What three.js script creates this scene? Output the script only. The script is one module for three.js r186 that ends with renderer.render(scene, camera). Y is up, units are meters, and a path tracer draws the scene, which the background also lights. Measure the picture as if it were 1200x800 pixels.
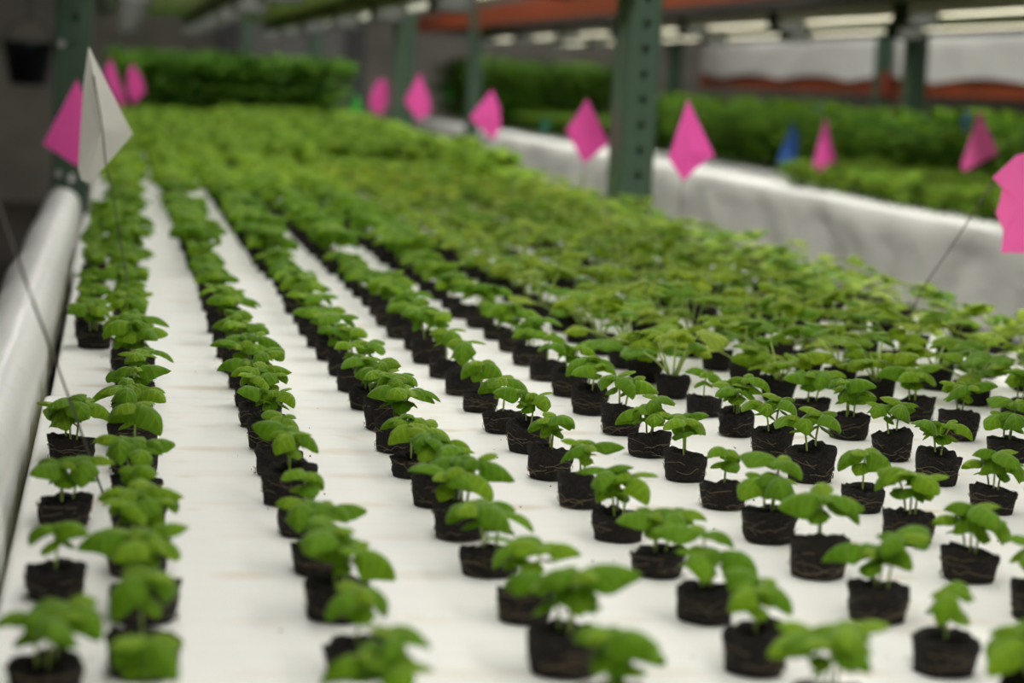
import * as THREE from 'three';
import { mergeGeometries } from 'three/addons/utils/BufferGeometryUtils.js';
import { RoundedBoxGeometry } from 'three/addons/geometries/RoundedBoxGeometry.js';
import { RectAreaLightUniformsLib } from 'three/addons/lights/RectAreaLightUniformsLib.js';

// ------------------------------------------------------------------ camera, light, exposure
const H = 0.9;                                   // height of the raft tops above the floor
const scene = new THREE.Scene();
scene.background = new THREE.Color(0x000000);
const renderer = new THREE.WebGLRenderer({ antialias: true });
renderer.toneMapping = THREE.LinearToneMapping;
renderer.toneMappingExposure = 1.0;
renderer.shadowMap.enabled = true;
RectAreaLightUniformsLib.init();

const camera = new THREE.PerspectiveCamera(18.71, 1.5, 0.05, 60);
{
  const pitch = 0.1247, yaw = 0.1931, roll = 0.0513;
  const F = new THREE.Vector3(Math.sin(yaw) * Math.cos(pitch), -Math.sin(pitch), -Math.cos(yaw) * Math.cos(pitch));
  const R = new THREE.Vector3(Math.cos(yaw), 0, Math.sin(yaw));
  const U = new THREE.Vector3().crossVectors(R, F);
  const c = Math.cos(roll), s = Math.sin(roll);
  const Rc = R.clone().multiplyScalar(c).addScaledVector(U, s);
  const Uc = U.clone().multiplyScalar(c).addScaledVector(R, -s);
  camera.quaternion.setFromRotationMatrix(new THREE.Matrix4().makeBasis(Rc, Uc, F.clone().negate()));
  camera.position.set(0, H + 0.3187, 0);
  camera.focus = 1.78;
  camera.userData.fStop = 5.2;
  camera.updateMatrixWorld(true);
}
scene.add(camera);

const TUBE_COLOR = new THREE.Color(1.0, 0.985, 0.95);
const BED_LIGHT = 7.9, AISLE_LIGHT = 62.0;        // radiance of the tube lamps

// ------------------------------------------------------------------ helpers
let seed = 20240611;
function rnd() { seed = (seed * 1664525 + 1013904223) >>> 0; return seed / 4294967296; }
const rr = (a, b) => a + (b - a) * rnd();
const pick = a => a[Math.floor(rnd() * a.length)];
function hash(x, y) { let n = (Math.imul(x | 0, 374761393) + Math.imul(y | 0, 668265263)) | 0; n = Math.imul(n ^ (n >>> 13), 1274126177); return ((n ^ (n >>> 16)) >>> 0) / 4294967296; }
function vnoise(x, y, p = 0) {
  const xi = Math.floor(x), yi = Math.floor(y), w = v => p ? ((v % p) + p) % p : v;
  let fx = x - xi, fy = y - yi; fx = fx * fx * (3 - 2 * fx); fy = fy * fy * (3 - 2 * fy);
  const a = hash(w(xi), w(yi)), b = hash(w(xi + 1), w(yi)), c = hash(w(xi), w(yi + 1)), d = hash(w(xi + 1), w(yi + 1));
  return a + (b - a) * fx + (c - a) * fy + (a - b - c + d) * fx * fy;
}
function fbm(x, y, o = 4, p = 0) { let s = 0, a = 0.5, t = 0; for (let i = 0; i < o; i++) { s += a * vnoise(x, y, p); t += a; a *= 0.5; x *= 2; y *= 2; if (p) p *= 2; } return s / t; }

const taken = {};
function numbered(n) { const k = taken[n] = (taken[n] ?? -1) + 1; return k ? `${n}_${String(k).padStart(3, '0')}` : n; }
function part(name, geo, mat, parent) {
  const m = new THREE.Mesh(geo, mat); m.name = name; m.castShadow = m.receiveShadow = true;
  if (parent) parent.add(m); return m;
}
function tag(o, label, category, group, kind) {
  o.userData.label = label; if (category) o.userData.category = category;
  if (group) o.userData.group = group; if (kind) o.userData.kind = kind; return o;
}
function thing(name, label, category, [x, y, z] = [0, 0, 0], group, kind) {   // y is measured from the raft tops
  const o = new THREE.Group(); o.name = numbered(name); o.position.set(x, y + H, z); scene.add(o);
  return tag(o, label, category, group, kind);
}
function single(name, geo, mat, label, category, [x, y, z] = [0, 0, 0], group, kind) {
  const m = part(numbered(name), geo, mat, scene); m.position.set(x, y + H, z);
  return tag(m, label, category, group, kind);
}
function box(w, h, d, x = 0, y = 0, z = 0, r = 0) {
  const g = r ? new RoundedBoxGeometry(w, h, d, 1, r) : new THREE.BoxGeometry(w, h, d); g.translate(x, y, z); return g;
}
function merge(list) { return mergeGeometries(list.map(g => { const n = g.index ? g.toNonIndexed() : g; return n; })); }
function tube(pts, r, seg = 10, sides = 5) {
  return new THREE.TubeGeometry(new THREE.CatmullRomCurve3(pts.map(p => p.isVector3 ? p : new THREE.Vector3(...p))), seg, r, sides, false);
}
function dataTex(w, h, fn, srgb = false, repeat = true) {
  const d = new Uint8Array(w * h * 4);
  for (let y = 0; y < h; y++) for (let x = 0; x < w; x++) {
    const c = fn(x / w, y / h, x, y), i = (y * w + x) * 4;
    d[i] = Math.max(0, Math.min(255, c[0] * 255)); d[i + 1] = Math.max(0, Math.min(255, c[1] * 255)); d[i + 2] = Math.max(0, Math.min(255, c[2] * 255)); d[i + 3] = 255;
  }
  const t = new THREE.DataTexture(d, w, h); t.magFilter = THREE.LinearFilter; t.minFilter = THREE.LinearFilter;
  if (repeat) t.wrapS = t.wrapT = THREE.RepeatWrapping;
  if (srgb) t.colorSpace = THREE.SRGBColorSpace; t.needsUpdate = true; return t;
}
const lin = (r, g, b) => new THREE.Color().setRGB(r, g, b);
const std = (color, roughness = 0.7, extra = {}) => new THREE.MeshStandardMaterial({ color, roughness, side: THREE.DoubleSide, ...extra });

// ------------------------------------------------------------------ materials
const grit = dataTex(256, 256, (u, v) => { const n = fbm(u * 24, v * 24, 4, 24); return [n, n, n]; });
const speck = dataTex(256, 256, (u, v, x, y) => { const n = 0.86 + 0.14 * fbm(u * 16, v * 16, 4, 16) - (hash(x, y) > 0.985 ? 0.1 : 0); return [n, n, n]; }, true);
function rep(t, a, b = a) { const c = t.clone(); c.repeat.set(a, b); c.needsUpdate = true; return c; }

const M = {};
// leaves: pale midrib and side veins, slightly mottled
const leafMap = dataTex(128, 128, (u, v, x, y) => {
  const t = Math.abs(v - 0.5) * 2;
  let vein = Math.exp(-t * t * 420);
  const ph = (u * 5 - t * 1.3) % 1, q = Math.abs(((ph + 1) % 1) - 0.5);
  vein = Math.max(vein, 0.55 * Math.exp(-Math.pow(q * 9, 2)) * (t < 0.9 ? 1 : 0));
  const m = 0.88 + 0.12 * fbm(u * 9, v * 9, 3);
  return [Math.min(1, (0.80 + 0.20 * vein) * m), Math.min(1, (0.86 + 0.14 * vein) * m), Math.min(1, (0.74 + 0.26 * vein) * m)];
}, true);
const leafBump = dataTex(128, 128, (u, v) => {
  const t = Math.abs(v - 0.5) * 2;
  const ph = (u * 5 - t * 1.3) % 1, q = Math.abs(((ph + 1) % 1) - 0.5);
  const n = 0.8 * Math.min(1, q * 3.2) * Math.min(1, t * 5) + 0.2 * fbm(u * 14, v * 14, 2); return [n, n, n];
});
const leafMat = (r, g, b) => new THREE.MeshPhysicalMaterial({
  color: lin(r, g, b), map: leafMap, bumpMap: leafBump, bumpScale: 0.0005, roughness: 0.9, transmission: 0.35, thickness: 0, ior: 1.4,
  specularIntensity: 0.3, clearcoat: 0.14, clearcoatRoughness: 0.33, side: THREE.DoubleSide });
M.basil = [leafMat(0.275, 0.475, 0.014), leafMat(0.200, 0.390, 0.010), leafMat(0.340, 0.535, 0.018), leafMat(0.235, 0.430, 0.016)];
M.basilYoung = leafMat(0.370, 0.540, 0.030);
M.herb = [leafMat(0.360, 0.500, 0.012), leafMat(0.290, 0.455, 0.012), leafMat(0.420, 0.540, 0.018), leafMat(0.215, 0.400, 0.020)];
M.herbPale = leafMat(0.50, 0.60, 0.07);
M.stem = new THREE.MeshPhysicalMaterial({ color: lin(0.34, 0.46, 0.10), roughness: 0.6 });
M.root = std(lin(0.16, 0.12, 0.07), 0.85);
const soilMap = dataTex(256, 256, (u, v, x, y) => {
  const n = fbm(u * 20, v * 20, 5, 20), k = hash(x >> 1, y >> 1) > 0.975 ? 0.25 : 0;
  return [0.03 + 0.20 * n + k * 0.7, 0.022 + 0.15 * n + k * 0.55, 0.016 + 0.11 * n + k * 0.4];
}, true);
const soilBump = dataTex(256, 256, (u, v) => { const n = fbm(u * 32, v * 32, 5, 32); return [n, n, n]; });
M.soil = new THREE.MeshStandardMaterial({ color: lin(0.8, 0.78, 0.76), map: soilMap, bumpMap: soilBump, bumpScale: 0.007, roughness: 0.95 });
M.crumb = std(lin(0.03, 0.02, 0.013), 0.95);
M.dark = std(lin(0.02, 0.02, 0.022), 0.7);
M.greenSteel = std(lin(0.058, 0.108, 0.066), 0.5, { roughnessMap: null, bumpMap: rep(grit, 1, 8), bumpScale: 0.0006 });
M.orange = std(lin(0.34, 0.062, 0.014), 0.5);
M.wood = std(lin(0.52, 0.50, 0.42), 0.75, { map: rep(speck, 2) });
M.deckCream = std(lin(0.66, 0.65, 0.52), 0.6, { map: rep(speck, 3) });
M.deckPurple = std(lin(0.085, 0.055, 0.075), 0.7);
M.wire = std(lin(0.09, 0.07, 0.06), 0.5, { metalness: 0.4 });
M.bolt = std(lin(0.5, 0.5, 0.48), 0.35, { metalness: 0.8 });
M.housing = std(lin(0.58, 0.55, 0.42), 0.6);
M.shell = std(lin(0.17, 0.17, 0.12), 0.7);
M.endCap = std(lin(0.035, 0.038, 0.03), 0.7);
M.glow = new THREE.MeshStandardMaterial({ color: 0xffffff, emissive: TUBE_COLOR, emissiveIntensity: 0.35 });
const film = (c) => new THREE.MeshPhysicalMaterial({ color: c, roughness: 0.95, transmission: 0.45, thickness: 0, clearcoat: 0.3, clearcoatRoughness: 0.3, side: THREE.DoubleSide });
M.pink = film(lin(1.0, 0.095, 0.49));
M.pinkWorn = film(lin(1.0, 0.14, 0.47));
M.white = film(lin(0.80, 0.78, 0.72));
M.blue = film(lin(0.03, 0.11, 0.42));
M.greenFlag = film(lin(0.04, 0.42, 0.03));
M.tealFlag = film(lin(0.01, 0.22, 0.13));

// ------------------------------------------------------------------ the room
function structure(name, geo, mat, label) { const m = part(name, geo, mat, scene); m.position.y = H; m.userData.kind = 'structure'; m.userData.label = label; return m; }
const FL = -H;
const concrete = dataTex(512, 512, (u, v, x, y) => { const n = 0.7 + 0.3 * fbm(u * 8, v * 8, 5, 8); return [n, n * 0.97, n * 0.93]; }, true);
structure('floor', box(14, 0.1, 26, 3.2, FL - 0.05, -6.5), std(lin(0.075, 0.064, 0.054), 0.6, { map: rep(concrete, 5, 9) }), 'dark concrete floor between the growing racks');
const wallMat = std(lin(0.40, 0.40, 0.37), 0.85, { map: rep(concrete, 4, 2) });
structure('wall_back', box(14, 4.6, 0.15, 3.2, FL + 2.25, -18.1), wallMat, 'plain grey wall behind the racks');
structure('wall_left', box(0.15, 4.6, 26, -3.9, FL + 2.25, -6.5), wallMat, 'plain grey side wall');
structure('wall_right', box(0.15, 4.6, 26, 10.3, FL + 2.25, -6.5), wallMat, 'plain grey side wall beyond the racks');
structure('wall_front', box(14, 4.6, 0.15, 3.2, FL + 2.25, 6.6), wallMat, 'plain grey wall facing the racks');
structure('ceiling', box(14, 0.1, 26, 3.2, FL + 4.6, -6.5), std(lin(0.3, 0.3, 0.29), 0.9), 'plain ceiling above the racks');
{
  const d = new THREE.Group(); d.name = 'door_1'; d.position.set(1.93, 0, -18.02); scene.add(d);
  d.userData = { kind: 'structure', label: 'grey door with a dark frame in the far wall' };
  part('door_panel', box(0.92, 2.0, 0.05, -0.46, 1.0, 0.02, 0.006), std(lin(0.30, 0.295, 0.28), 0.7), d);
  const fm = std(lin(0.10, 0.10, 0.105), 0.6);
  part('door_frame', merge([box(0.16, 2.15, 0.09, 0.08, 1.075, 0.04), box(0.16, 2.15, 0.09, -1.0, 1.075, 0.04), box(1.24, 0.16, 0.09, -0.46, 2.1, 0.04)]), fm, d);
  part('door_handle', merge([box(0.03, 0.03, 0.07, -0.06, 1.0, 0.08), box(0.12, 0.025, 0.025, -0.1, 1.0, 0.11, 0.008)]), M.bolt, d);
}

// ------------------------------------------------------------------ foam rafts
const GRID = 0.11, X0 = -0.1979, Z0 = -1.0566;
function foamTexture(k) {
  const S = 1024, N = 11, st = [];
  for (let a = 0; a < N; a++) for (let b = 0; b < N; b++) {
    const cx = (a + 0.5) / N, cy = (b + 0.5) / N;
    st.push([cx - 0.012 - 0.006 * hash(a + k * 31, b), cy + 0.004 * hash(a, b + 9), 0.010 + 0.010 * hash(a + 3 + k, b + 5), 0.02 + 0.13 * hash(a + 11, b + 7 + k) ** 2]);
  }
  return dataTex(S, S, (u, v, x, y) => {
    const n = fbm(u * 10, v * 10, 4), f = fbm(u * 4, v * 220, 2), w = fbm(u * 40 + 7, v * 40, 3);
    let r = 0.95 + 0.02 * n + 0.015 * f, g = r - 0.004, b = r - 0.016 - 0.006 * n;
    const a0 = Math.min(N - 1, Math.floor(u * N)), b0 = Math.min(N - 1, Math.floor(v * N));
    for (const aa of [a0, Math.min(N - 1, a0 + 1)]) { const [cx, cy, rad, am] = st[aa * N + b0];
      const dx = (u - cx) / (rad * 1.5), dy = (v - cy) / (rad * 0.8), d = dx * dx + dy * dy + (w - 0.5) * 1.6;
      if (d < 1) { const q = am * (1 - Math.max(0, d)) * (0.4 + w); r -= q * 0.55; g -= q * 0.85; b -= q * 1.25; } }
    if (w > 0.66 && n > 0.5) { const q = (w - 0.66) * 0.25; r -= q * 0.4; g -= q * 0.6; b -= q; }
    return [r, g, b];
  }, true, false);
}
const foamBump = dataTex(512, 512, (u, v, x, y) => { const n = 0.5 * fbm(u * 6, v * 128, 3) + 0.5 * fbm(u * 90, v * 90, 2); return [n, n, n]; });
const foamMats = [0, 1].map(k => new THREE.MeshStandardMaterial({ color: lin(0.94, 0.94, 0.93), map: foamTexture(k), bumpMap: foamBump, bumpScale: 0.0008, roughness: 0.75 }));
const raftLabels = [
  'white foam raft carrying well spaced basil plugs before the first joint',
  'white foam raft whose edge notches in at the first joint beside the liner',
  'white foam raft just behind the second joint, rows closing over it',
  'white foam raft under leafy rows beside the two bolted green posts',
  'white foam raft hidden by foliage just past the perforated green post',
  'white foam raft under dense foliage by the third pink flag from the perforated post',
  'white foam raft under dense foliage well past the perforated post',
  'white foam raft under the foliage before the far green post',
  'white foam raft at the foot of the tall dark crop',
  'white foam raft under the tall dark crop by the far wall'];
function raftGeo(w, l, t) {
  const g = box(w, t, l, 0, -t / 2, 0, 0.006), p = g.attributes.position, uv = g.attributes.uv, n = g.attributes.normal;
  for (let i = 0; i < p.count; i++) { if (Math.abs(n.getY(i)) > 0.5) uv.setXY(i, p.getX(i) / w + 0.5, 0.5 - p.getZ(i) / l); else uv.setXY(i, (p.getX(i) + p.getZ(i)) / w + 0.5, p.getY(i) / w + 0.5); }
  return g;
}
const RAFT0 = -2.003 + 1.21;
const raftShape = raftGeo(1.204, 1.2065, 0.032);
for (let k = -1; k < 10; k++) {
  const z = RAFT0 - k * 1.21 - 0.605 + 1.21 - 1.21, dx = k === 1 ? 0.006 : k >= 3 ? 0.006 : 0;
  const o = single('foam_raft', raftShape, foamMats[(k + 2) % 2], raftLabels[Math.max(0, k)], 'raft', [0.541 + dx, 0, z], 'foam rafts on the long bed');
  if (k < 0) { o.userData.label = 'white foam raft at the near end of the long bed'; }
}

// ------------------------------------------------------------------ liners and bed troughs
const ribBump = dataTex(256, 256, (u, v) => { const n = 0.5 + 0.5 * Math.sin(u * Math.PI * 2 * 32) * (0.5 + 0.5 * fbm(u * 8, v * 8, 2, 8)); return [n, n, n]; });
const linerStain = dataTex(512, 256, (u, v) => {                          // algae left where the liner meets the water
  const n = fbm(u * 24, 3 + v * 10, 4), edge = 0.10 * fbm(u * 60, 1, 3) + 0.055;
  const q = v < edge && v > 0.02 ? 0.5 * Math.min(1, n * 1.5) : (n > 0.72 ? 0.05 : 0); return [1 - 0.35 * q, 1 - 0.36 * q, 1 - 0.8 * q];
}, true); linerStain.repeat.set(0.1, 1);
M.liner = new THREE.MeshPhysicalMaterial({ color: lin(0.78, 0.775, 0.75), roughness: 0.5, map: linerStain, bumpMap: ribBump, bumpScale: 0.0006, clearcoat: 0.45, clearcoatRoughness: 0.3, side: THREE.DoubleSide });
M.sheet = new THREE.MeshPhysicalMaterial({ color: lin(0.82, 0.81, 0.755), roughness: 0.55, bumpMap: rep(grit, 1, 3), bumpScale: 0.0015, clearcoat: 0.2, clearcoatRoughness: 0.4, side: THREE.DoubleSide });
M.trough = std(lin(0.10, 0.095, 0.09), 0.8);
function grid(nu, nv, fn, scaleU = 1, scaleV = 1) {
  const p = [], uv = [], ix = [];
  for (let i = 0; i <= nu; i++) for (let j = 0; j <= nv; j++) { const a = fn(i / nu, j / nv); p.push(a[0], a[1], a[2]); uv.push(i / nu * scaleU, j / nv * scaleV); }
  for (let i = 0; i < nu; i++) for (let j = 0; j < nv; j++) { const a = i * (nv + 1) + j, b = a + nv + 1; ix.push(a, b, a + 1, b, b + 1, a + 1); }
  const g = new THREE.BufferGeometry(); g.setAttribute('position', new THREE.Float32BufferAttribute(p, 3)); g.setAttribute('uv', new THREE.Float32BufferAttribute(uv, 2));
  g.setIndex(ix); g.computeVertexNormals(); return g;
}
// rolled liner along the near side: a fat roll up to the first post, then a thinner one
function rollGeo(z0, z1, rad, cx, cy) {
  const n = Math.round(Math.abs(z1 - z0) / 0.03);
  return grid(n, 26, (u, v) => {
    const z = z0 + (z1 - z0) * u, L = 26 * v;                       // profile: up from the water, over the roll, down the outside
    const wob = (fbm(z * 3.1 + 5, 2.5, 3) - 0.5) * 0.007, seam = 0.003 * Math.max(0, Math.sin(z * 7.9)) ** 8;
    const end = Math.min(1, Math.abs(z - z1) / 0.10), r = (rad + seam + (fbm(z * 9, v * 5, 3) - 0.5) * 0.006) * (0.72 + 0.28 * Math.sqrt(end));
    let x, y;
    if (v < 0.16) { const q = 1 - v / 0.16; x = cx + wob + r + 0.001 * q; y = cy - 0.055 * q; }
    else if (v < 0.68) { const a = ((v - 0.16) / 0.52) * 1.05 * Math.PI; x = cx + wob + Math.cos(a) * r; y = cy + Math.sin(a) * r; }
    else { const q = (v - 0.68) / 0.32; x = cx + wob - r * (1 - 0.22 * Math.sin(q * 3)) - 0.006 + (fbm(z * 6, q * 2 + 9, 3) - 0.5) * 0.02 * q; y = cy - 0.12 * r - q * 0.26; }
    return [x, y, z];
  }, Math.abs(z1 - z0) / 0.1, 1);
}
{
  const t = thing('bed_trough', 'long dark bed trough under the white foam rafts', 'bed', [0, 0, 0]);
  for (const [a, b] of [[1.6, -4.66], [-4.84, -8.76], [-8.94, -12.8]]) part('side_board', box(0.03, 0.2, a - b, -0.105, -0.16, (a + b) / 2, 0.004), M.trough, t);
  part('side_board', box(0.005, 0.2, 14.4, 1.1495, -0.14, -5.6, 0.001), M.trough, t);
  part('end_board', box(1.24, 0.2, 0.03, 0.53, -0.16, -12.8, 0.004), M.trough, t);
  part('bottom_panel', box(1.25, 0.02, 14.4, 0.53, -0.25, -5.6), M.trough, t);
  part('water', box(1.2, 0.02, 14.3, 0.54, -0.055, -5.6), new THREE.MeshPhysicalMaterial({ color: lin(0.02, 0.018, 0.012), roughness: 0.35 }), t);
  for (const z of [-0.5, -2.6, -6.7, -10.8]) for (const x of [-0.05, 1.1]) part('leg', box(0.06, 0.64, 0.06, x, -0.58, z, 0.006), M.trough, t);
}
single('liner_roll', rollGeo(1.6, -4.62, 0.038, -0.106, 0.004), M.liner, 'glossy white plastic liner rolled over the bed edge beside the lone plugs', 'liner');
single('liner_roll', rollGeo(-4.78, -12.8, 0.026, -0.092, 0.0), M.liner, 'thinner white liner edge running on behind the bolted green post', 'liner');
single('liner_edge', grid(420, 10, (u, v) => {
  const z = 1.6 - 14.4 * u, q = v;
  const pinch = Math.min(1, Math.min(...[-4.76, -8.86].map(p => Math.max(0, Math.abs(z - p) - 0.09))) / 0.08), w = (fbm(z * 4, q * 2, 3) - 0.5) * 0.006 * pinch;
  return q < 0.4 ? [1.1525 + 0.02 * pinch * (q / 0.4) + w, -0.02 + 0.024 * Math.sin(q / 0.4 * Math.PI / 2), z] : [1.1525 + (0.02 + 0.004 * Math.sin((q - 0.4) * 5)) * pinch + w, 0.004 - (q - 0.4) / 0.6 * 0.25, z];
}, 40, 0.3), M.sheet, 'white liner folded over the bed edge by the perforated green post', 'liner');

// ------------------------------------------------------------------ plants: shapes
function leafGeo({ L = 0.024, W = 0.018, droop = 1.1, rise = 0.35, cup = 0.2, fold = 0.12, tooth = 0, teeth = 0, nu = 9, nv = 6, tip = 1, wave = 0, twist = 0 }) {
  const cur = []; let x = 0, y = 0; const steps = nu * 4;
  for (let i = 0; i <= steps; i++) { const s = i / steps, a = rise - droop * s; cur.push([x, y, a]); x += Math.cos(a) * L / steps; y += Math.sin(a) * L / steps; }
  return grid(nu, nv, (u, v) => {
    const s = u < 0.5 ? u * 1.1 : 0.55 + 0.45 * (1 - Math.pow(1 - (u - 0.5) * 2, 1.25)), t = v * 2 - 1, [cx, cy, a] = cur[Math.round(s * steps)];
    let w = 0.5 * W * 2.42 * Math.pow(s, 0.55 * tip) * Math.pow(1 - s, 0.72);
    if (teeth) w *= 1 + tooth * (((s * teeth) % 1) - 0.5);
    if (s < 1e-4 || s > 0.9999) w = 0.0004;
    const puck = 0.035 * W * Math.abs(Math.sin(s * Math.PI * 4)) * Math.abs(t) * (1.2 - Math.abs(t));
    const off = -cup * w * t * t * 1.6 + fold * w * Math.abs(t) + puck + wave * w * Math.sin(s * 9 + t * 2);
    const side = w * t * (1 - 0.25 * cup * t * t), tw = twist * s;
    const oz = side * Math.cos(tw), oy = off + side * Math.sin(tw);
    return [cx - Math.sin(a) * oy, cy + Math.cos(a) * oy, oz];
  });
}
const basilLeaves = [];
for (let i = 0; i < 8; i++) basilLeaves.push(leafGeo({ L: 1, W: rr(0.66, 0.80), droop: rr(1.1, 2.3), rise: rr(0.25, 0.7), cup: rr(0.3, 0.75), fold: rr(0.02, 0.2), twist: rr(-0.4, 0.4) }));
const youngLeaves = [0, 1, 2].map(i => leafGeo({ L: 1, W: rr(0.62, 0.76), droop: rr(1.0, 1.8), rise: rr(0.2, 0.5), cup: rr(0.3, 0.6), fold: rr(0.08, 0.3), nu: 7, nv: 4 }));
const cotyledons = [0, 1].map(i => leafGeo({ L: 1, W: 0.98, droop: 0.6 + 0.5 * i, rise: 0.1, cup: 0.2, fold: 0.04, nu: 5, nv: 4, tip: 0.9 }));
const herbLeaves = [];
for (let i = 0; i < 6; i++) herbLeaves.push(leafGeo({ L: 1, W: rr(0.85, 1.15), droop: rr(0.6, 2.1), rise: rr(0.1, 0.7), cup: rr(0.1, 0.5), fold: rr(0.05, 0.2), tooth: 0.3, teeth: 5, nu: 11, nv: 4, wave: rr(0.02, 0.1), twist: rr(-0.5, 0.5) }));

function plugGeo(i, R, h, top) {                                     // crumbly tapered plug of peat
  const nA = 26, rows = [];
  const prof = [[0, 0.0], [0.82, 0], [0.9, 0.02], [0.93, 0.22], [0.955, 0.44], [0.975, 0.66], [1.0, 0.86], [0.985, 0.97], [0.86, 1.02], [0.6, 1.0], [0.3, 0.97], [0, 0.97]];
  const lean = hash(i, 77) * 0.16 - 0.08, lean2 = hash(i, 78) * 0.16 - 0.08;
  return grid(nA, prof.length - 1, (u, v) => {
    const k = Math.round(v * (prof.length - 1)), [pr, py] = prof[k], a = u * Math.PI * 2, ca = Math.cos(a), sa = Math.sin(a);
    const per = hash(i * 7 + 1, Math.round(u * nA) % nA + k * 37), body = fbm(ca * 1.6 + i * 9, sa * 1.6 + py * 2.5, 3) - 0.5;
    const rad = pr * R * (1 + (pr > 0.1 ? body * 0.22 + (per - 0.5) * (k > 6 ? 0.10 : 0.045) : 0)) * (1 - (1 - top) * (1 - py) * 0.6);
    const y = py * h * (1 + (py > 0.5 ? (ca * lean + sa * lean2) * 1.6 : 0)) + (k > 6 ? (per - 0.5) * 0.0042 : 0);
    return [ca * rad, Math.max(0, y), sa * rad];
  }, 3, 1.4);
}
function rootGeo(i, R, h) {
  const g = [];
  for (let n = 0; n < 13; n++) {
    const pts = []; let a = rr(0, 6.28), y = rr(0.15, 0.85) * h, da = rr(0.12, 0.34) * (rnd() < 0.5 ? -1 : 1), dy = rr(-0.05, 0.05) * h;
    for (let k = 0; k < 7; k++) { const yy = Math.min(0.9 * h, Math.max(0.06 * h, y)); const rad = R * (0.935 + 0.07 * (yy / h)) + 0.0002 + 0.0006 * Math.sin(k * 2.1 + n); pts.push([Math.cos(a) * rad, yy, Math.sin(a) * rad]); a += da; y += dy + rr(-0.13, 0.13) * h; }
    g.push(tube(pts, rr(0.00014, 0.00030), 12, 4));
  }
  return merge(g);
}
const plugs = [];
for (let i = 0; i < 7; i++) { const R = rr(0.0182, 0.0203), h = [0.021, 0.018, 0.0235, 0.0195, 0.025, 0.0215, 0.016][i]; plugs.push({ R, h, geo: plugGeo(i, R, h, 0.93), roots: rootGeo(i, R, h) }); }
const herbPlugs = [];
for (let i = 0; i < 4; i++) { const R = rr(0.0190, 0.0210), h = rr(0.021, 0.024); herbPlugs.push({ R, h, geo: plugGeo(i + 20, R, h, 0.74) }); }

function place(mesh, pos, az, pitch, rollA, s) {
  mesh.position.copy(pos); mesh.rotation.set(0, 0, 0);
  const q = new THREE.Quaternion().setFromAxisAngle(new THREE.Vector3(0, 1, 0), az)
    .multiply(new THREE.Quaternion().setFromAxisAngle(new THREE.Vector3(0, 0, 1), pitch)).multiply(new THREE.Quaternion().setFromAxisAngle(new THREE.Vector3(1, 0, 0), rollA));
  mesh.quaternion.copy(q); mesh.scale.setScalar(s);
}
function makeBasil(i, g, roots) {                                    // g: growth
  const o = new THREE.Group(), pl = plugs[i % plugs.length];
  const p = part('soil_plug', pl.geo, M.soil, o); if (roots) { part('roots', pl.roots, M.root, p); p.children[0].userData.label = 'pale fine roots'; }
  const n = [3, 2, 3, 1, 3, 2, 4][(i * 3) % 7] + (g > 1.2 ? 1 : 0), a0 = rr(0, 6.28);
  for (let k = 0; k < n; k++) {
    const a = a0 + k * 6.28 / n + rr(-0.5, 0.5), r = n > 1 ? rr(0.002, 0.006) : 0, hs = rr(0.020, 0.033) * (0.4 + 0.6 * g), lean = n > 1 ? rr(0.003, 0.009) * g : rr(0, 0.003);
    const b = new THREE.Vector3(Math.cos(a) * r, pl.h * 0.95, Math.sin(a) * r), t = new THREE.Vector3(Math.cos(a) * (r + lean), pl.h + hs, Math.sin(a) * (r + lean));
    const m = b.clone().lerp(t, 0.55).add(new THREE.Vector3(-Math.cos(a) * 0.0015, 0, -Math.sin(a) * 0.0015));
    part('stem', tube([b, m, t], 0.00085 * (0.8 + 0.25 * g), 5, 5), M.stem, o);
    const mat = pick(M.basil), az = rr(0, 6.28);
    for (let s = 0; s < 2; s++) { const l = part('leaf', pick(basilLeaves), mat, o); place(l, t, az + s * Math.PI + rr(-0.3, 0.3), rr(-0.25, 0.15), rr(-0.3, 0.3), rr(0.026, 0.037) * (0.5 + 0.5 * g)); }
    for (let s = 0; s < 2; s++) { const l = part('leaf', pick(g > 1.2 ? basilLeaves : youngLeaves), g > 1.2 ? pick(M.basil) : pick([mat, M.basilYoung]), o); place(l, t.clone().add(new THREE.Vector3(0, 0.001, 0)), az + 1.57 + s * Math.PI + rr(-0.3, 0.3), rr(-0.05, 0.35), rr(-0.3, 0.3), rr(0.014, 0.025) * g); }
    if (k < 3) for (let s = 0; s < 2; s++) { const l = part('leaf', pick(cotyledons), pick(M.basil), o); place(l, m.clone().lerp(t, 0.35), az + 1.2 + s * Math.PI + rr(-0.4, 0.4), rr(-0.5, 0.1), rr(-0.3, 0.3), rr(0.012, 0.017) * (0.6 + 0.4 * g)); }
  }
  return o;
}
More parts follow.
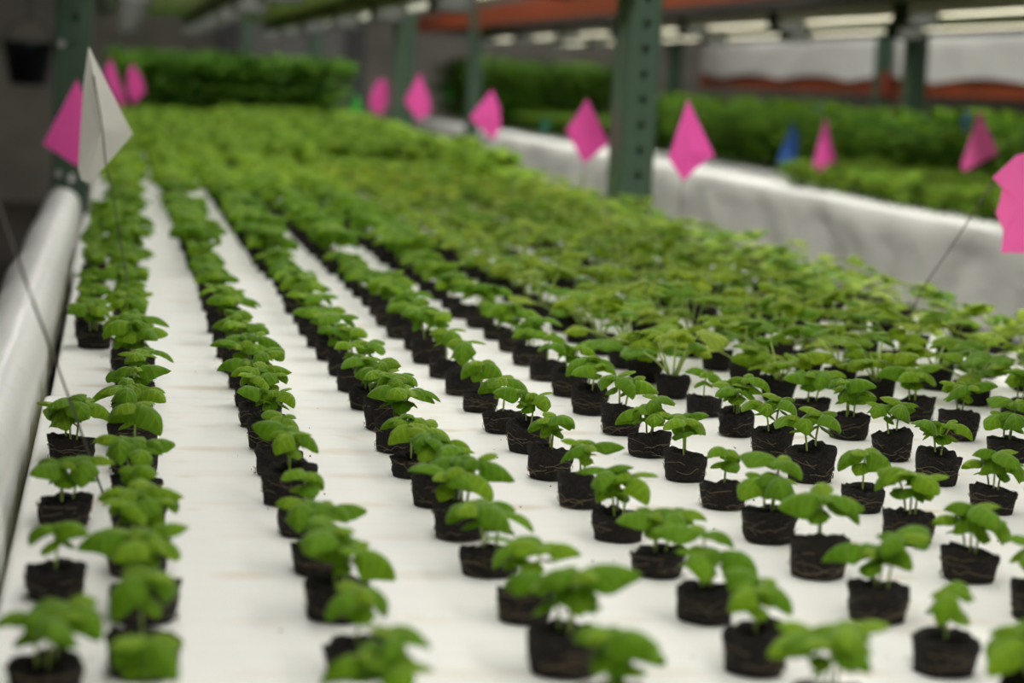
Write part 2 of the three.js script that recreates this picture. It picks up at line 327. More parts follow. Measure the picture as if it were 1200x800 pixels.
function makeHerb(i, g) {
  const o = new THREE.Group(), pl = herbPlugs[i % herbPlugs.length];
  part('soil_plug', pl.geo, M.soil, o);
  const n = Math.round(rr(7, 11)), a0 = rr(0, 6.28);
  for (let k = 0; k < n; k++) {
    const a = a0 + k * 2.4 + rr(-0.3, 0.3), len = rr(0.020, 0.050) * g * (k < 2 ? 1.2 : 1), el = k < 3 ? rr(1.0, 1.5) : rr(0.35, 1.2), r = rr(0, 0.004);
    const b = new THREE.Vector3(Math.cos(a) * r, pl.h * 0.94, Math.sin(a) * r);
    const dir = new THREE.Vector3(Math.cos(a) * Math.cos(el), Math.sin(el), Math.sin(a) * Math.cos(el));
    const m = b.clone().addScaledVector(dir, len * 0.55).add(new THREE.Vector3(0, 0.004, 0)), t = b.clone().addScaledVector(dir, len);
    part('stem', tube([b, m, t], 0.0009 * (0.7 + 0.3 * g), 5, 5), M.stem, o);
    const mat = rnd() < 0.1 ? M.herbPale : pick(M.herb), nl = rnd() < 0.5 ? 3 : 1;
    for (let s = 0; s < nl; s++) { const l = part('leaf', pick(herbLeaves), mat, o); place(l, s ? m.clone().lerp(t, 0.9) : t, -a + (s === 1 ? 1.1 : s === 2 ? -1.1 : 0) + rr(-0.2, 0.2), rr(-0.25, 0.25), rr(-0.35, 0.35), rr(0.021, 0.035) * (s ? 0.8 : 1) * (0.7 + 0.3 * g)); }
  }
  return o;
}
// the same plants with all leaves and stems in one foliage mesh, for copies too far off to show their leaves
const foliageMat = new THREE.MeshPhysicalMaterial({ color: 0xffffff, vertexColors: true, roughness: 0.9, transmission: 0.3, thickness: 0, specularIntensity: 0.25, clearcoat: 0.08, clearcoatRoughness: 0.4, side: THREE.DoubleSide });
const clumpMat = new THREE.MeshPhysicalMaterial({ color: 0xffffff, vertexColors: true, roughness: 0.92, transmission: 0.25, thickness: 0, specularIntensity: 0.25, side: THREE.DoubleSide });
function paint(geo, c, f = 0.9) { const n = geo.attributes.position.count, a = new Float32Array(n * 3); for (let i = 0; i < n; i++) { a[i * 3] = c.r * f; a[i * 3 + 1] = c.g * f; a[i * 3 + 2] = c.b * f; } geo.setAttribute('color', new THREE.BufferAttribute(a, 3)); return geo; }
function foliageOf(o, withPlug) {
  const gs = []; o.updateMatrixWorld(true);
  for (const c of o.children) { if (c.name === 'soil_plug' && !withPlug) continue; const g = c.geometry.clone().applyMatrix4(c.matrix); paint(g, c.name === 'soil_plug' ? lin(0.022, 0.015, 0.010) : c.material.color, c.name === 'leaf' ? 0.78 : 1); gs.push(g); }
  return mergeGeometries(gs);
}
function thin(o) { const t = new THREE.Group(); part('soil_plug', o.children[0].geometry, M.soil, t); part('foliage', foliageOf(o, false), foliageMat, t); return t; }

const basilSmall = [], basilMid = [], basilFar = [], herbMid = [], herbFar = [];
for (let i = 0; i < 14; i++) basilSmall.push(makeBasil(i, 1, true));
for (let i = 0; i < 8; i++) basilMid.push(makeBasil(i, i < 4 ? 1.6 : 1.9, false));
for (let i = 0; i < 6; i++) basilFar.push(thin(makeBasil(i, 2.3, false)));
for (let i = 0; i < 12; i++) herbMid.push(makeHerb(i, 1.0 + 0.03 * i));
for (let i = 0; i < 6; i++) herbFar.push(thin(makeHerb(i, 1.8)));

// ------------------------------------------------------------------ plants: where they stand
// how far single plugs stand off the regular spacing, in mm along x and z: row -> [column, dx, dz]
const off = {
  3: [[2, 1.7, -1.4], [4, -1.1, 3.4]], 4: [[1, 1.1, 1.9], [3, -2, 2.6], [4, -2.3, 3.7], [5, -3.2, 1.2]],
  5: [[1, 1.6, 1.8], [2, 2.2, -3.2], [6, 3.9, -9], [7, -1, 5.2], [9, -0.8, 4.5], [11, -2.7, 1.5], [13, -2, 3.3]],
  6: [[2, 1.8, -2.9], [4, 2, -2.7], [7, 0.4, 2.8], [8, -3.9, 0.7], [11, 3.1, -4.7], [12, 4.8, -7.2], [13, 5.8, -4.6], [14, 5.7, -11.3]],
  7: [[2, -4.7, 4.6], [3, -3.4, 2.1], [5, -0.6, -4], [9, 0, -3.1], [12, -2, 3.2]], 8: [[4, -0.7, 2.9]] };
const offset = (r, j) => { const e = (off[r] || []).find(e => e[0] === j); return e ? [e[1] / 1000, e[2] / 1000] : [rr(-0.002, 0.002), rr(-0.003, 0.003)]; };
const ord = ['zeroth', 'first', 'second', 'third', 'fourth', 'fifth', 'sixth', 'seventh', 'eighth', 'ninth', 'tenth', 'eleventh'];
const fr = new THREE.Matrix4().multiplyMatrices(camera.projectionMatrix, camera.matrixWorld.clone().invert()), tmp = new THREE.Vector3();
function inView(x, z, m = 0.07) { return [0, 0.07].some(y => [-0.04, 0.04].some(d => { tmp.set(x + d, H + y, z).applyMatrix4(fr); return Math.abs(tmp.x) < 1 + m * 0.4 && Math.abs(tmp.y) < 1 + m * 0.4; })); }
camera.updateProjectionMatrix();
fr.multiplyMatrices(camera.projectionMatrix, camera.matrixWorld.clone().invert());

const counts = { basil: 0, herb: 0 }, rest = { basil: [], herb: [] };
function seedling(kind, proto, name, label, group, x, z, sc = 1, turn = rr(0, 6.28), tall = 1) {
  const o = proto.clone(); o.name = numbered(name); scene.add(o);
  const k = 0.0185 / Math.hypot(x, z); o.position.set(x + x * k, H + 0.0004, z + z * k); o.rotation.y = turn; o.scale.setScalar(sc); if (tall !== 1) for (const c of o.children) if (c.name !== 'soil_plug') { c.scale.y *= tall; c.scale.x *= 1.1; c.scale.z *= 1.1; c.position.y = 0.0215 + (c.position.y - 0.0215) * (c.name === 'leaf' ? tall : 1); if (c.name !== 'leaf') c.position.y = 0.0215 * (1 - tall); }
  tag(o, label, 'seedling', group); counts[kind]++;
}
const nth = ['joint', 'first', 'second', 'third', 'fourth', 'fifth', 'sixth', 'seventh', 'eighth', 'ninth', 'tenth', 'eleventh', 'twelfth', 'thirteenth', 'fourteenth', 'fifteenth', 'sixteenth', 'seventeenth', 'eighteenth', 'nineteenth', 'twentieth'];
const spot = (j, raft) => raft === 0 ? `${nth[9 - j]} plug before the first joint` : `${nth[j + 3 - raft * 11]} plug past the ${nth[raft]} joint`;
// lone plugs along the liner, half a row out
for (const [j, p, s, n] of [[-0.35, 6, 1, 'fourth'], [1.43, 1, 1, 'third'], [3.29, 6, 1, 'second'], [5.45, 13, 1.02, 'first']])
  seedling('basil', basilSmall[p], 'basil_seedling', `lone basil seedling beside the liner roll, ${n} before the notched raft joint`, 'lone basil plugs by the liner roll', -0.0275, Z0 - GRID * j, s);
seedling('basil', basilSmall[3], 'basil_seedling', 'spindly basil seedling alone on its plug where the edge row opens by the liner', null, -0.017, Z0 - GRID * 11.5, 1);
let edge = 0;
for (let j = 12.3; j < 30; j += 1.0) seedling('basil', pick(j < 20 ? basilSmall : basilMid.slice(0, 4)), 'basil_seedling', `basil hard by the liner roll, ${nth[++edge]} plug past the spindly one`, 'leafy basil along the liner roll', -0.027 + rr(-0.004, 0.004), Z0 - GRID * j, j < 20 ? rr(0.76, 0.9) : rr(0.52, 0.6));
for (let j = -1; j <= 89; j++) for (let r = 2; r <= 12; r++) {
  const [dx, dz] = offset(r, j), x = X0 + GRID * r + dx, z = Z0 - GRID * j + dz, raft = Math.floor((j + 2) / 11);    // raft 0: j < 9
  if (!inView(x, z)) continue;
  const herb = raft >= 1 && r >= 7 && raft <= 3, row = ord[r - 1];
  const sc = rr(0.92, 1.08);
  if (herb) {
    if (raft <= 2) seedling('herb', pick(herbMid), 'herb_seedling', `pale toothed herb seedling, ${row} row from the liner roll, ${spot(j, raft)}`, `herb seedlings, ${row} row`, x, z, sc * (raft === 1 ? 1.0 : 1.02), undefined, rr(0.8, 1.2) * (r > 9 ? 0.72 : 0.92));
    else if (counts.herb < 300) seedling('herb', pick(herbFar), 'herb_seedling', `blurred pale herb, ${row} row from the liner roll, ${spot(j, raft)}`, `herbs by the perforated post, ${row} row`, x, z, sc * 0.85, undefined, r > 9 ? 0.75 : 0.95);
    else rest.herb.push([x, z, sc * 1.1]);
  } else if (raft <= 2) seedling('basil', pick(raft === 0 ? basilSmall : raft === 1 ? (j > 15 ? basilMid.slice(0, 4) : basilSmall) : basilMid), 'basil_seedling',
    `${raft === 2 ? 'bushy basil seedling' : 'basil seedling'}, ${row} row from the liner roll, ${spot(j, raft)}`, `basil seedlings, ${row} row`, x, z, sc * (raft === 1 ? (j > 15 ? 0.74 : 1.04) : 1));
  else if (counts.basil < 300) seedling('basil', pick(basilFar), 'basil_seedling', `blurred leafy basil, ${row} row from the liner roll, ${spot(j, raft)}`, `basil past the bolted post, ${row} row`, x, z, sc * 0.95);
  else rest.basil.push([x + rr(-0.02, 0.02), z + rr(-0.03, 0.03), sc * rr(0.85, 1.15) * (r > 6 ? 1.25 : 1.0)]);
}
function crowd(name, geo, mat, label, category, list) {                // list: [x, y, z, scale, turn, tone]
  const m = new THREE.InstancedMesh(geo, mat, list.length); m.name = name; m.castShadow = m.receiveShadow = true; m.position.y = H;
  const q = new THREE.Quaternion(), e = new THREE.Euler(), M4 = new THREE.Matrix4(), c = new THREE.Color();
  list.forEach(([x, y, z, s, a, t = 1, sy = 1], i) => { q.setFromEuler(e.set(0, a, 0)); M4.compose(new THREE.Vector3(x, y, z), q, new THREE.Vector3(s, s * sy, s)); m.setMatrixAt(i, M4); m.setColorAt(i, c.setRGB(t, t, t)); });
  scene.add(m); return tag(m, label, category, null, 'stuff');
}
crowd('basil_carpet', foliageOf(makeBasil(2, 2.4, false), true), foliageMat, 'dense carpet of leafy basil covering the far half of the bed', 'basil', rest.basil.map(([x, z, s]) => [x, 0, z, s, rr(0, 6.28), rr(0.85, 1.1)]));
if (rest.herb.length) crowd('herb_carpet', foliageOf(makeHerb(2, 1.6), true), foliageMat, 'carpet of pale herbs beyond the perforated green post', 'herb', rest.herb.map(([x, z, s]) => [x, 0, z, s, rr(0, 6.28), rr(0.85, 1.1)]));
{ // crumbs of peat fallen on the rafts
  const g = new THREE.IcosahedronGeometry(0.0012, 0), l = [];
  for (let i = 0; i < 110; i++) { const r = Math.floor(rr(2, 9)), j = Math.floor(rr(-1, 12)); const a = rr(0, 6.28), d = rr(0.02, 0.05); l.push([X0 + GRID * r + Math.cos(a) * d, 0.0006, Z0 - GRID * j - 0.018 + Math.sin(a) * d, rr(0.2, 0.7), a]); }
  crowd('soil_crumbs', g, M.crumb, 'tiny dark crumbs of peat scattered on the foam rafts', 'soil', l);
}

// ------------------------------------------------------------------ pin flags
function flag(name, label, z, poly, mat, wire, bulge = 0.007, group, fold) {     // poly: [x, y] round the sheet's outline; wire: [x, y, z] from the raft up
  const base = wire[0], o = thing(name, label, 'flag', base, group);
  const P = poly.map(([x, y, dz = 0]) => new THREE.Vector3(x - base[0], y - base[1], z + dz - base[2]));
  const c = fold ? new THREE.Vector3(fold[0] - base[0], fold[1] - base[1], z + (fold[2] ?? bulge) - base[2]) : P.reduce((a, p) => a.add(p), new THREE.Vector3()).divideScalar(P.length).add(new THREE.Vector3(0, 0, bulge));
  // smooth fan from the crease point, with a little buckle
  const n = P.length, sub = 5, rings = 6;
  const g = grid(n * sub, rings, (u, v) => {
    const k = Math.min(n * sub, Math.round(u * n * sub)) % (n * sub), i = Math.floor(k / sub), f = (k % sub) / sub;
    const e = P[i].clone().lerp(P[(i + 1) % n], f), p = c.clone().lerp(e, v);
    p.z += (fbm(p.x * 40 + z, p.y * 40, 2) - 0.5) * 0.010 * v * (1 - v * 0.4); return [p.x, p.y, p.z];
  });
  part('flag_sheet', g, mat, o);
  part('wire', tube(wire.map(w => new THREE.Vector3(w[0] - base[0], w[1] - base[1], w[2] - base[2])), 0.00085, 24, 6), M.wire, o);
  return o;
}
flag('pin_flag', 'white plastic pin flag on a wire in the first full row', -2.6, [[-0.035, 0.335, 0.01], [-0.040, 0.29, 0.004], [-0.044, 0.185, 0], [-0.040, 0.172], [-0.029, 0.168, 0.004], [0.021, 0.23, -0.014]], M.white,
  [[0.024, 0, -2.57], [0.018, 0.054, -2.583], [0.008, 0.106, -2.59], [-0.004, 0.169, -2.588], [-0.010, 0.19, -2.584], [-0.0165, 0.24, -2.572], [-0.028, 0.30, -2.582]], 0.014, null, [-0.0175, 0.235, 0.022]);
flag('pin_flag', 'pink pin flag half hidden behind the white flag', -3.9, [[-0.072, 0.282], [-0.129, 0.162, 0.02], [-0.067, 0.123], [-0.033, 0.195, -0.02]], M.pink, [[-0.02, 0, -3.9], [-0.045, 0.08, -3.9], [-0.062, 0.15, -3.905], [-0.070, 0.27, -3.905]]);
flag('pin_flag', 'narrow crumpled pink pin flag standing behind the white flag tip', -6.4, [[-0.019, 0.329], [-0.041, 0.282], [-0.009, 0.215, 0.02], [0.02, 0.178], [0.027, 0.206], [0.002, 0.271]], M.pink, [[0.03, 0, -6.4], [0.02, 0.18, -6.405], [-0.015, 0.32, -6.405]]);
flag('pin_flag', 'rounded pink pin flag against the tall dark crop', -7.6, [[0.051, 0.314], [0.035, 0.276], [0.034, 0.216], [0.059, 0.165], [0.1, 0.213], [0.09, 0.261]], M.pink, [[0.06, 0, -7.6], [0.06, 0.165, -7.605], [0.053, 0.31, -7.605]]);
flag('pin_flag', 'small pink pin flag just before the far green post', -9.0, [[1.117, 0.305], [1.079, 0.233], [1.078, 0.182], [1.128, 0.14], [1.159, 0.208], [1.151, 0.284]], M.pink, [[1.13, 0, -9.0], [1.125, 0.14, -9.005], [1.118, 0.30, -9.005]]);
flag('pin_flag', 'pink kite-shaped pin flag just past the far green post', -7.82, [[1.122, 0.333], [1.065, 0.225], [1.127, 0.154], [1.171, 0.191], [1.162, 0.239]], M.pink, [[1.12, 0, -7.82], [1.125, 0.154, -7.825], [1.122, 0.33, -7.825]]);
flag('pin_flag', 'pink pin flag leaning toward the far post, second before the perforated post', -6.32, [[1.134, 0.29], [1.066, 0.201], [1.147, 0.134], [1.166, 0.179], [1.158, 0.239]], M.pink, [[1.11, 0, -6.32], [1.13, 0.12, -6.325], [1.135, 0.285, -6.325]]);
flag('pin_flag', 'pink diamond pin flag hanging beside the perforated green post', -4.93, [[1.12, 0.286], [1.07, 0.208], [1.12, 0.129], [1.178, 0.181]], M.pink, [[1.12, 0, -4.93], [1.12, 0.12, -4.935], [1.12, 0.28, -4.935]]);
flag('pin_flag', 'large pink pin flag over the bare white edge of the second bed', -4.0, [[1.112, 0.301], [1.079, 0.184], [1.113, 0.138], [1.136, 0.164], [1.174, 0.193]], M.pink, [[1.11, 0, -4.0], [1.112, 0.13, -4.005], [1.112, 0.295, -4.005]]);
flag('pin_flag', 'torn pink pin flag on a slanting wire before the second bed', -2.47, [[1.12, 0.258], [1.092, 0.229], [1.106, 0.216], [1.1, 0.184], [1.112, 0.162], [1.112, 0.134], [1.175, 0.135], [1.18, 0.20], [1.16, 0.271]], M.pinkWorn, [[0.985, 0, -2.48], [1.006, 0.072, -2.476], [1.05, 0.147, -2.474], [1.094, 0.221, -2.474], [1.125, 0.262, -2.474]], 0.012);
flag('pin_flag', 'dark blue pin flag at the corner of the short crop', -7.1, [[2.367, 0.227], [2.317, 0.084], [2.344, 0.067], [2.39, 0.093], [2.39, 0.175]], M.blue, [[2.36, 0, -7.1], [2.355, 0.07, -7.105], [2.367, 0.22, -7.105]]);
flag('pin_flag', 'slim pink pin flag in the short crop of the second bed', -6.7, [[2.345, 0.256], [2.312, 0.085], [2.334, 0.06], [2.392, 0.106]], M.pink, [[2.34, 0, -6.7], [2.34, 0.06, -6.705], [2.345, 0.25, -6.705]]);
flag('pin_flag', 'pale pink triangular pin flag in the second bed', -5.45, [[2.354, 0.308], [2.312, 0.147], [2.323, 0.134], [2.42, 0.188]], M.pinkWorn, [[2.36, 0, -5.45], [2.355, 0.13, -5.455], [2.354, 0.30, -5.455]]);
flag('pin_flag', 'pink pin flag on a wire leaning out over the liner roll', -1.0, [[-0.085, 0.385], [-0.115, 0.30, 0.01], [-0.085, 0.25], [-0.058, 0.30]], M.pink, [[0.001, 0, -1.5], [-0.0234, 0.087, -1.40], [-0.0352, 0.1328, -1.33], [-0.0486, 0.19, -1.22], [-0.0575, 0.24, -1.10], [-0.0637, 0.2784, -1.004], [-0.084, 0.38, -1.004]]);
const smallFlags = [
  ['greenFlag', 1.09, 0.177, -9.6, 0.047, 'green pin flag beside the pink one by the far post'], ['greenFlag', 2.37, 0.215, -15.0, 0.066, 'bright green pin flag low in the tall dark bush'],
  ['greenFlag', 2.60, 0.185, -14.0, 0.066, 'bright green pin flag right of the slim rack post'.replace('right of', 'past')], ['tealFlag', 2.40, 0.082, -11.6, 0.054, 'teal pin flag standing in the short far crop'],
  ['greenFlag', 3.04, 0.251, -10.6, 0.066, 'bright green pin flag rising under the dangling white liner'], ['greenFlag', 2.94, 0.172, -9.9, 0.064, 'bright green pin flag low in the mid-height crop'],
  ['tealFlag', 2.916, 0.144, -11.0, 0.045, 'teal pin flag behind the perforated green post'], ['blue', 2.918, 0.264, -8.4, 0.042, 'small blue pin flag above the slim pink flag'],
  ['blue', 2.809, 0.262, -6.6, 0.040, 'small blue pin flag behind the pale pink flag']];
for (const [m, x, y, z, w, label] of smallFlags)
  flag('pin_flag', label, z, [[x, y + w * 1.1], [x - w * 0.55, y - w * 0.2], [x - w * 0.1, y - w * 1.0], [x + w * 0.5, y - w * 0.3]], M[m], [[x, 0, z], [x, y - w, z - 0.004], [x, y + w, z - 0.004]], 0.01);

// ------------------------------------------------------------------ racks: posts, beams, decks, lamps
function postGeo(w, d, h0, h1, holes) {                               // folded steel channel with a punched face
  const s = new THREE.Shape(); s.moveTo(-w / 2, h0); s.lineTo(w / 2, h0); s.lineTo(w / 2, h1); s.lineTo(-w / 2, h1); s.closePath();
  if (holes) for (let y = h0 + 0.08; y < h1 - 0.05; y += 0.0585) { const p = new THREE.Path(); p.absellipse(0.004, y, 0.0085, 0.0105, 0, Math.PI * 2, true); s.holes.push(p); }
  const face = new THREE.ExtrudeGeometry(s, { depth: 0.004, bevelEnabled: false, curveSegments: 5 }); face.translate(0, 0, -0.004);
  return merge([face, box(0.004, h1 - h0, d, -w / 2 + 0.002, (h0 + h1) / 2, -d / 2, 0.001), box(0.004, h1 - h0, d, w / 2 - 0.002, (h0 + h1) / 2, -d / 2, 0.001),
    box(w * 0.3, h1 - h0, 0.004, -w * 0.35, (h0 + h1) / 2, -d), box(w * 0.3, h1 - h0, 0.004, w * 0.35, (h0 + h1) / 2, -d)].map(g => { g = g.index ? g.toNonIndexed() : g; for (const k of Object.keys(g.attributes)) if (!['position', 'normal', 'uv'].includes(k)) g.deleteAttribute(k); return g; }));
}
const postShape = postGeo(0.079, 0.10, FL, 1.6, true), postDeep = postGeo(0.079, 0.125, FL, 1.6, true);
function post(label, x, z, deep, bolts = []) {
  const o = thing('rack_post', label, 'post', [x, 0, z], null);
  part('channel', deep ? postDeep : postShape, M.greenSteel, o);
  part('foot_plate', box(0.13, 0.008, 0.16, 0, FL + 0.004, -0.05), M.greenSteel, o);
  for (const [bx, by] of bolts) { const b = new THREE.CylinderGeometry(0.009, 0.009, 0.008, 8); b.rotateX(Math.PI / 2); b.translate(bx, by, 0.004); part('bolt', b, M.bolt, o); }
  return o;
}
post('bolted green steel post standing behind the white and pink flags', -0.098, -4.7, false, [[-0.024, 0.065], [-0.026, 0.03], [-0.024, 0.17], [-0.024, 0.35], [-0.05 + 0.02, 0.0]]);
post('perforated green steel post beside the bed, its holes in clear view', 1.194, -4.7, true);
post('green steel post at the far end of the basil carpet', 1.2, -8.8, true);
post('dark green post hidden behind the bolted post', -0.165, -8.8, false);
post('slim green post behind the tall dark crop', 1.20, -12.9, false);
post('slim dark post behind the tall dark crop on the wall side', 0.9, -14.9, false);
post('slim green post before the tall dark bush', 2.205, -12.9, false);
post('green post directly behind the perforated post', 2.205, -8.8, false);
post('dark green post across the second bed, under the cream deck', 3.50, -12.9, false);
post('sturdy green post in front of the orange beam and white liner', 3.50, -8.8, false);
post('red-tipped post crossing the orange beam of the far rack', 4.90, -12.9, false);

function beamGeo(len, hgt, dep) {                                      // box beam with a stepped lip, along z
  const s = new THREE.Shape(); s.moveTo(0, 0); s.lineTo(dep, 0); s.lineTo(dep, hgt); s.lineTo(dep * 0.55, hgt); s.lineTo(dep * 0.55, hgt * 0.75); s.lineTo(0, hgt * 0.75); s.closePath();
  const g = new THREE.ExtrudeGeometry(s, { depth: len, bevelEnabled: true, bevelSize: 0.002, bevelThickness: 0.002, bevelSegments: 1 }); g.translate(0, 0, -len); return g;
}
function beam(label, x, y, z, len, mat = M.orange) {
  const o = thing('rack_beam', label, 'beam', [x, y, z], null);
  part('beam_body', beamGeo(len, 0.11, 0.045), mat, o);
  for (const e of [0, -len]) part('end_plate', box(0.012, 0.19, 0.05, -0.008, 0.05, e, 0.002), mat, o);
  return o;
}
// upper deck over the long bed
function deck(name, label, x0, x1, y, z0, z1, nPanel, stripMat) {
  const o = thing(name, label, 'shelf', [0, y, 0]);
  const w = (x1 - x0) / nPanel;
  for (let i = 0; i < nPanel; i++) part('deck_board', box(w - 0.006, 0.018, z0 - z1, x0 + (i + 0.5) * w, 0.009, (z0 + z1) / 2, 0.002), i === 0 && stripMat ? stripMat : M.deckCream, o);
  for (let z = z0 - 0.4; z > z1; z -= 2.05) part('cross_bar', box(x1 - x0, 0.035, 0.04, (x0 + x1) / 2, 0.036, z), M.greenSteel, o);
  return o;
}
deck('upper_deck', 'cream boarded shelf roofing the long bed behind the flags', -0.045, 1.122, 0.60, 2.0, -12.9, 8);
beam('green edge beam carrying the cream shelf over the long bed', 1.145, 0.60, 2.0, 14.9, M.greenSteel);
beam('green edge beam of the cream shelf above the liner roll', -0.105, 0.60, 2.0, 14.9, M.greenSteel);
deck('upper_deck', 'shelf of dark and cream boards roofing the second bed', 2.27, 3.44, 0.66, 0.0, -16.2, 4, M.deckPurple);
for (const [z, l, t] of [[-0.75, 4.0, 'over the torn pink flag'], [-4.8, 4.0, 'past the perforated post'], [-8.9, 3.95, 'before the slim post'], [-12.95, 3.1, 'over the tall dark bush']])
  beam(`orange rack beam along the second bed shelf ${t}`, 2.21, 0.655, z, l);
beam('green rail under the cream boards of the second bed shelf', 3.46, 0.63, -0.8, 15.4, M.greenSteel);

function lamp(label, x, y, z, len, radiance, group, wide = 0.07, shell = M.housing) {
  const o = thing('tube_lamp', label, 'lamp', [x, y, z], group);
  part('lamp_housing', merge([box(wide + 0.04, 0.012, len + 0.04, 0, 0.034, 0), box(0.006, 0.05, len + 0.04, -wide / 2 - 0.017, 0.012, 0), box(0.006, 0.05, len + 0.04, wide / 2 + 0.017, 0.012, 0)]), shell, o);
  for (const e of [-1, 1]) part('end_cap', box(wide + 0.042, 0.085, 0.008, 0, -0.0055, e * (len / 2 + 0.018), 0.002), M.endCap, o);
  part('lamp_panel', box(wide, 0.008, len, 0, 0.02, 0, 0.002), M.glow, o);
  const l = new THREE.RectAreaLight(TUBE_COLOR, radiance, wide, len); l.position.set(0, 0.012, 0); l.rotation.x = -Math.PI / 2; l.name = 'tube_light'; o.add(l);
}
for (let z = 0.5; z > -12.2; z -= 1.38) for (const x of [0.05, 0.43, 0.90]) lamp(`tube lamp under the cream shelf, ${x < 0.1 ? 'liner roll' : x < 0.5 ? 'middle' : 'aisle'} line`, x, 0.545, z, 1.2, BED_LIGHT, 'tube lamps over the long bed', 0.07, M.shell);
for (let z = -0.5; z > -16; z -= 2.6) lamp('aisle lamp hung between the long bed and the second bed', 1.72, 2.3, z, 1.5, AISLE_LIGHT, 'lamps over the first aisle', 0.16);
for (let z = -3; z > -16; z -= 3.2) lamp('aisle lamp hung between the second bed and the far rack', 4.2, 2.3, z, 1.5, AISLE_LIGHT * 0.45, 'lamps over the second aisle', 0.16);

for (let z = -3.2; z > -15.5; z -= 1.38) for (const x of [2.62, 3.12]) lamp(`tube lamp under the second bed shelf, ${x < 3 ? 'orange beam' : 'green rail'} line`, x, 0.615, z, 1.2, BED_LIGHT * 1.0, 'tube lamps over the second bed');
for (const x of [-1.6, 0.6, 3.0, 5.2, 7.4]) lamp('high lamp hung before the far grey wall', x, 2.3, -15.6, 1.5, AISLE_LIGHT * 0.08, 'lamps before the far wall', 0.16);

// ------------------------------------------------------------------ second bed
function drape(name, label, x, yTop, yBot, z0, z1, scallop, mat, folds = 1) {
  const n = Math.round((z0 - z1) / 0.03);
  return single(name, grid(n, 16, (u, v) => {
    const z = z0 + (z1 - z0) * u;
    if (v < 0.13) { const q = v / 0.13; return [x + 0.09 * (1 - q), yTop - 0.003 * q, z]; }
    const q = (v - 0.13) / 0.87, sk = z + q * 0.22 * Math.sin(z * 1.1);
    const w = ((fbm(sk * 2.3, q * 0.7 + 3, 3) - 0.5) * 0.035 + (fbm(sk * 6, q * 1.2 + 8, 3) - 0.5) * 0.012) * Math.min(1, q * 3) * folds;
    return [x - 0.012 * Math.sin(Math.min(1, q * 4) * 1.57) + w, yTop - 0.003 - q * (yTop - yBot) * (1 - (scallop ? 0.13 * Math.abs(Math.sin(z * 2.05)) : 0)), z];
  }, (z0 - z1), 0.4), mat, label, 'liner');
}
drape('bed_liner', 'wide wrinkled white plastic liner hanging down the second bed', 2.285, 0.006, -0.27, -1.5, -16.0, false, M.sheet);
{
  const t = thing('bed_trough', 'dark trough holding up the second bed', 'bed', [0, 0, 0]);
  part('side_board', box(0.03, 0.22, 14.6, 2.345, -0.145, -8.75, 0.004), M.trough, t); part('side_board', box(0.03, 0.22, 14.6, 3.42, -0.145, -8.75, 0.004), M.trough, t);
  part('bottom_panel', box(1.1, 0.02, 14.6, 2.88, -0.26, -8.75), M.trough, t);
  for (const z of [-2.5, -6.7, -10.8, -14.8]) for (const x of [2.4, 3.4]) part('leg', box(0.06, 0.63, 0.06, x, -0.585, z, 0.006), M.trough, t);
}
const raft2 = raftGeo(1.08, 1.2065, 0.03);
const raft2Labels = ['beside the torn pink flag', 'under the pale pink flag', 'under the slim pink flag', 'with a bare white edge at the blue flag', 'with a bare white strip past the blue flag', 'with a bare edge behind the perforated post', 'under the mid-height crop end', 'under the short far crop', 'before the slim rack post', 'at the foot of the dark bush', 'under the dark bush', 'at the far end of the dark bush'];
for (let k = 0; k < 12; k++) single('foam_raft', raft2, foamMats[k % 2], `white foam raft of the second bed, ${raft2Labels[k]}`, 'raft', [2.9, -0.004, -2.1 - k * 1.21], 'foam rafts on the second bed');

// ------------------------------------------------------------------ crops far off: masses of leaves nobody could count
function clump(n, hgt, spread, leafL, cols, lo = 0.15) {
  const gs = [], small = [0, 1, 2].map(i => leafGeo({ L: 1, W: 0.72, droop: 0.8 + 0.4 * i, rise: 0.4, cup: 0.35, fold: 0.1, nu: 3, nv: 2 }));
  for (let i = 0; i < n; i++) {
    const m = new THREE.Object3D(), a = rr(0, 6.28), y = hgt * (lo + (1 - lo) * Math.pow(rnd(), 0.6)), r = spread * Math.sqrt(rnd()) * (0.6 + 0.4 * y / hgt);
    place(m, new THREE.Vector3(Math.cos(a) * r, y, Math.sin(a) * r), -a + rr(-1, 1), rr(-0.3, 0.5), rr(-0.5, 0.5), leafL * rr(0.7, 1.25)); m.updateMatrix();
    gs.push(paint(pick(small).clone().applyMatrix4(m.matrix), pick(cols), rr(0.75, 1.0)));
  }
  for (let i = 0; i < 3; i++) { const g = tube([[0, 0, 0], [rr(-1, 1) * spread * 0.3, hgt * 0.5, rr(-1, 1) * spread * 0.3], [rr(-1, 1) * spread * 0.6, hgt * 0.9, rr(-1, 1) * spread * 0.6]], 0.0025, 4, 4); gs.push(paint(g, lin(0.10, 0.17, 0.03), 1)); }
  return mergeGeometries(gs);
}
const deep = [lin(0.12, 0.29, 0.014), lin(0.095, 0.24, 0.012), lin(0.14, 0.31, 0.016), lin(0.075, 0.20, 0.012), lin(0.18, 0.36, 0.02)];
const light = [lin(0.20, 0.36, 0.016), lin(0.25, 0.41, 0.02), lin(0.15, 0.31, 0.014), lin(0.30, 0.45, 0.025)];
function field(x0, x1, z0, z1, step, s0, s1, y = 0) { const l = []; for (let x = x0; x <= x1; x += step) for (let z = z0; z >= z1; z -= step) l.push([x + rr(-0.3, 0.3) * step, y, z + rr(-0.3, 0.3) * step, rr(s0, s1), rr(0, 6.28), rr(0.85, 1.12)]); return l; }
crowd('tall_crop', clump(70, 0.36, 0.075, 0.055, deep, 0.05), clumpMat, 'tall dark leafy crop filling the far end of the long bed', 'crop', field(0.06, 1.12, -10.95, -12.6, 0.105, 0.88, 1.12));
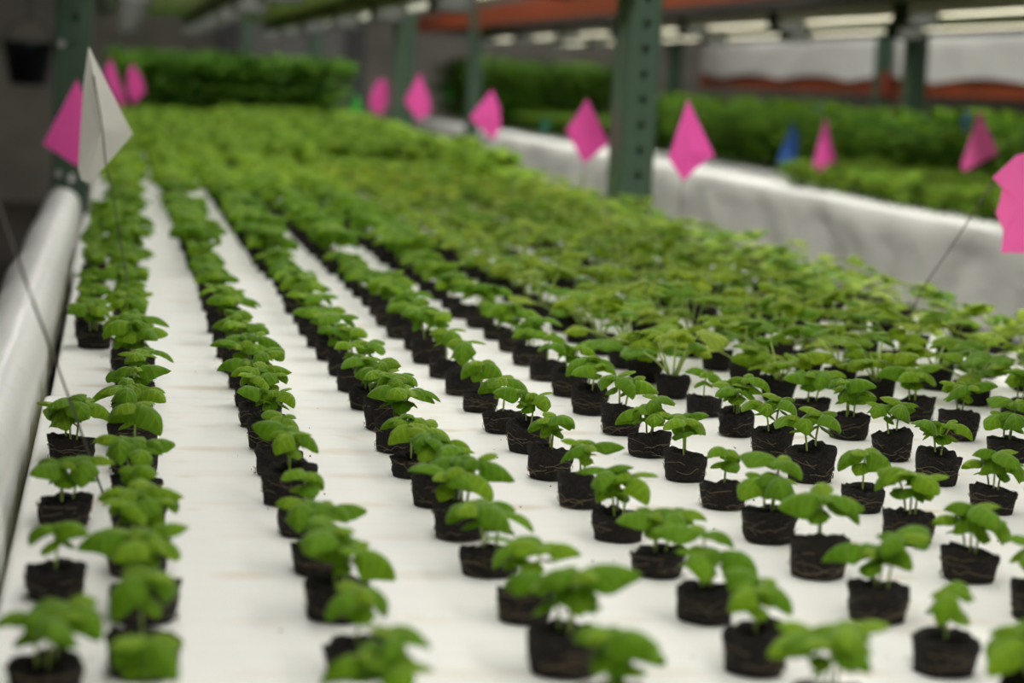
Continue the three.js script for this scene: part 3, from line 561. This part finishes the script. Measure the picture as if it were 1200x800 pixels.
crowd('short_crop', clump(46, 0.095, 0.05, 0.03, light, 0.1), clumpMat, 'short bright crop along the front of the second bed', 'crop', field(2.36, 2.74, -3.2, -7.15, 0.075, 0.85, 1.15));
crowd('mid_crop', clump(70, 0.25, 0.07, 0.045, deep.concat(light.slice(0, 1)), 0.05), clumpMat, 'mid-height green crop at the back of the second bed', 'crop', field(2.80, 3.42, -3.2, -11.1, 0.105, 0.85, 1.15));
crowd('short_far_crop', clump(46, 0.12, 0.05, 0.035, deep.concat(light.slice(0, 2)), 0.1), clumpMat, 'short crop in the second bed before the dark bush', 'crop', field(2.62, 3.42, -11.15, -13.4, 0.085, 0.85, 1.15));
crowd('tall_bush', clump(80, 0.42, 0.085, 0.055, deep, 0.04), clumpMat, 'tall dark bushy crop at the far end of the second bed', 'crop', field(2.50, 3.40, -13.6, -16.0, 0.115, 0.85, 1.15));

// ------------------------------------------------------------------ far rack with orange beam and hanging liner
for (const [z, l, t] of [[-3.0, 4.0, 'nearer the torn flag'], [-7.1, 5.75, 'behind the sturdy green post'], [-12.95, 4.6, 'beyond the red-tipped post']]) beam(`orange beam of the far rack ${t}`, 5.0, 0.365, z, l);
drape('rack_liner', 'white liner draped with a scalloped edge over the far orange beam', 4.985, 0.73, 0.44, -3.0, -17.5, true, M.sheet, 0.8);
deck('far_deck', 'dark shelf of the far rack under the draped liner', 5.05, 6.6, 0.47, -3.0, -17.5, 3);
part('red_tip', box(0.05, 0.16, 0.02, 0, 0.42, 0.012, 0.003), std(lin(0.35, 0.05, 0.02), 0.5), scene.children.find(o => o.userData.label?.startsWith('red-tipped')));
{ // dark tub hung by the wall
  const o = thing('hanging_tub', 'dark tub hanging on a hook before the grey wall', 'tub', [-0.49, 0.16, -12.0]);
  const g = new THREE.LatheGeometry([[0, 0], [0.085, 0], [0.10, 0.012], [0.135, 0.20], [0.148, 0.215], [0.148, 0.245], [0.138, 0.245], [0.132, 0.205], [0.098, 0.02], [0, 0.02]].map(p => new THREE.Vector2(...p)), 28);
  part('tub_body', g, std(lin(0.012, 0.014, 0.02), 0.5), o);
  part('handle', tube([[-0.14, 0.23, 0], [-0.09, 0.33, 0], [0, 0.37, 0], [0.09, 0.33, 0], [0.14, 0.23, 0]], 0.006, 16, 6), M.dark, o);
  part('hook_chain', tube([[0, 0.37, 0], [0, 0.9, 0], [0, 3.5, 0]], 0.006, 4, 5), M.dark, o);
}
renderer.render(scene, camera);
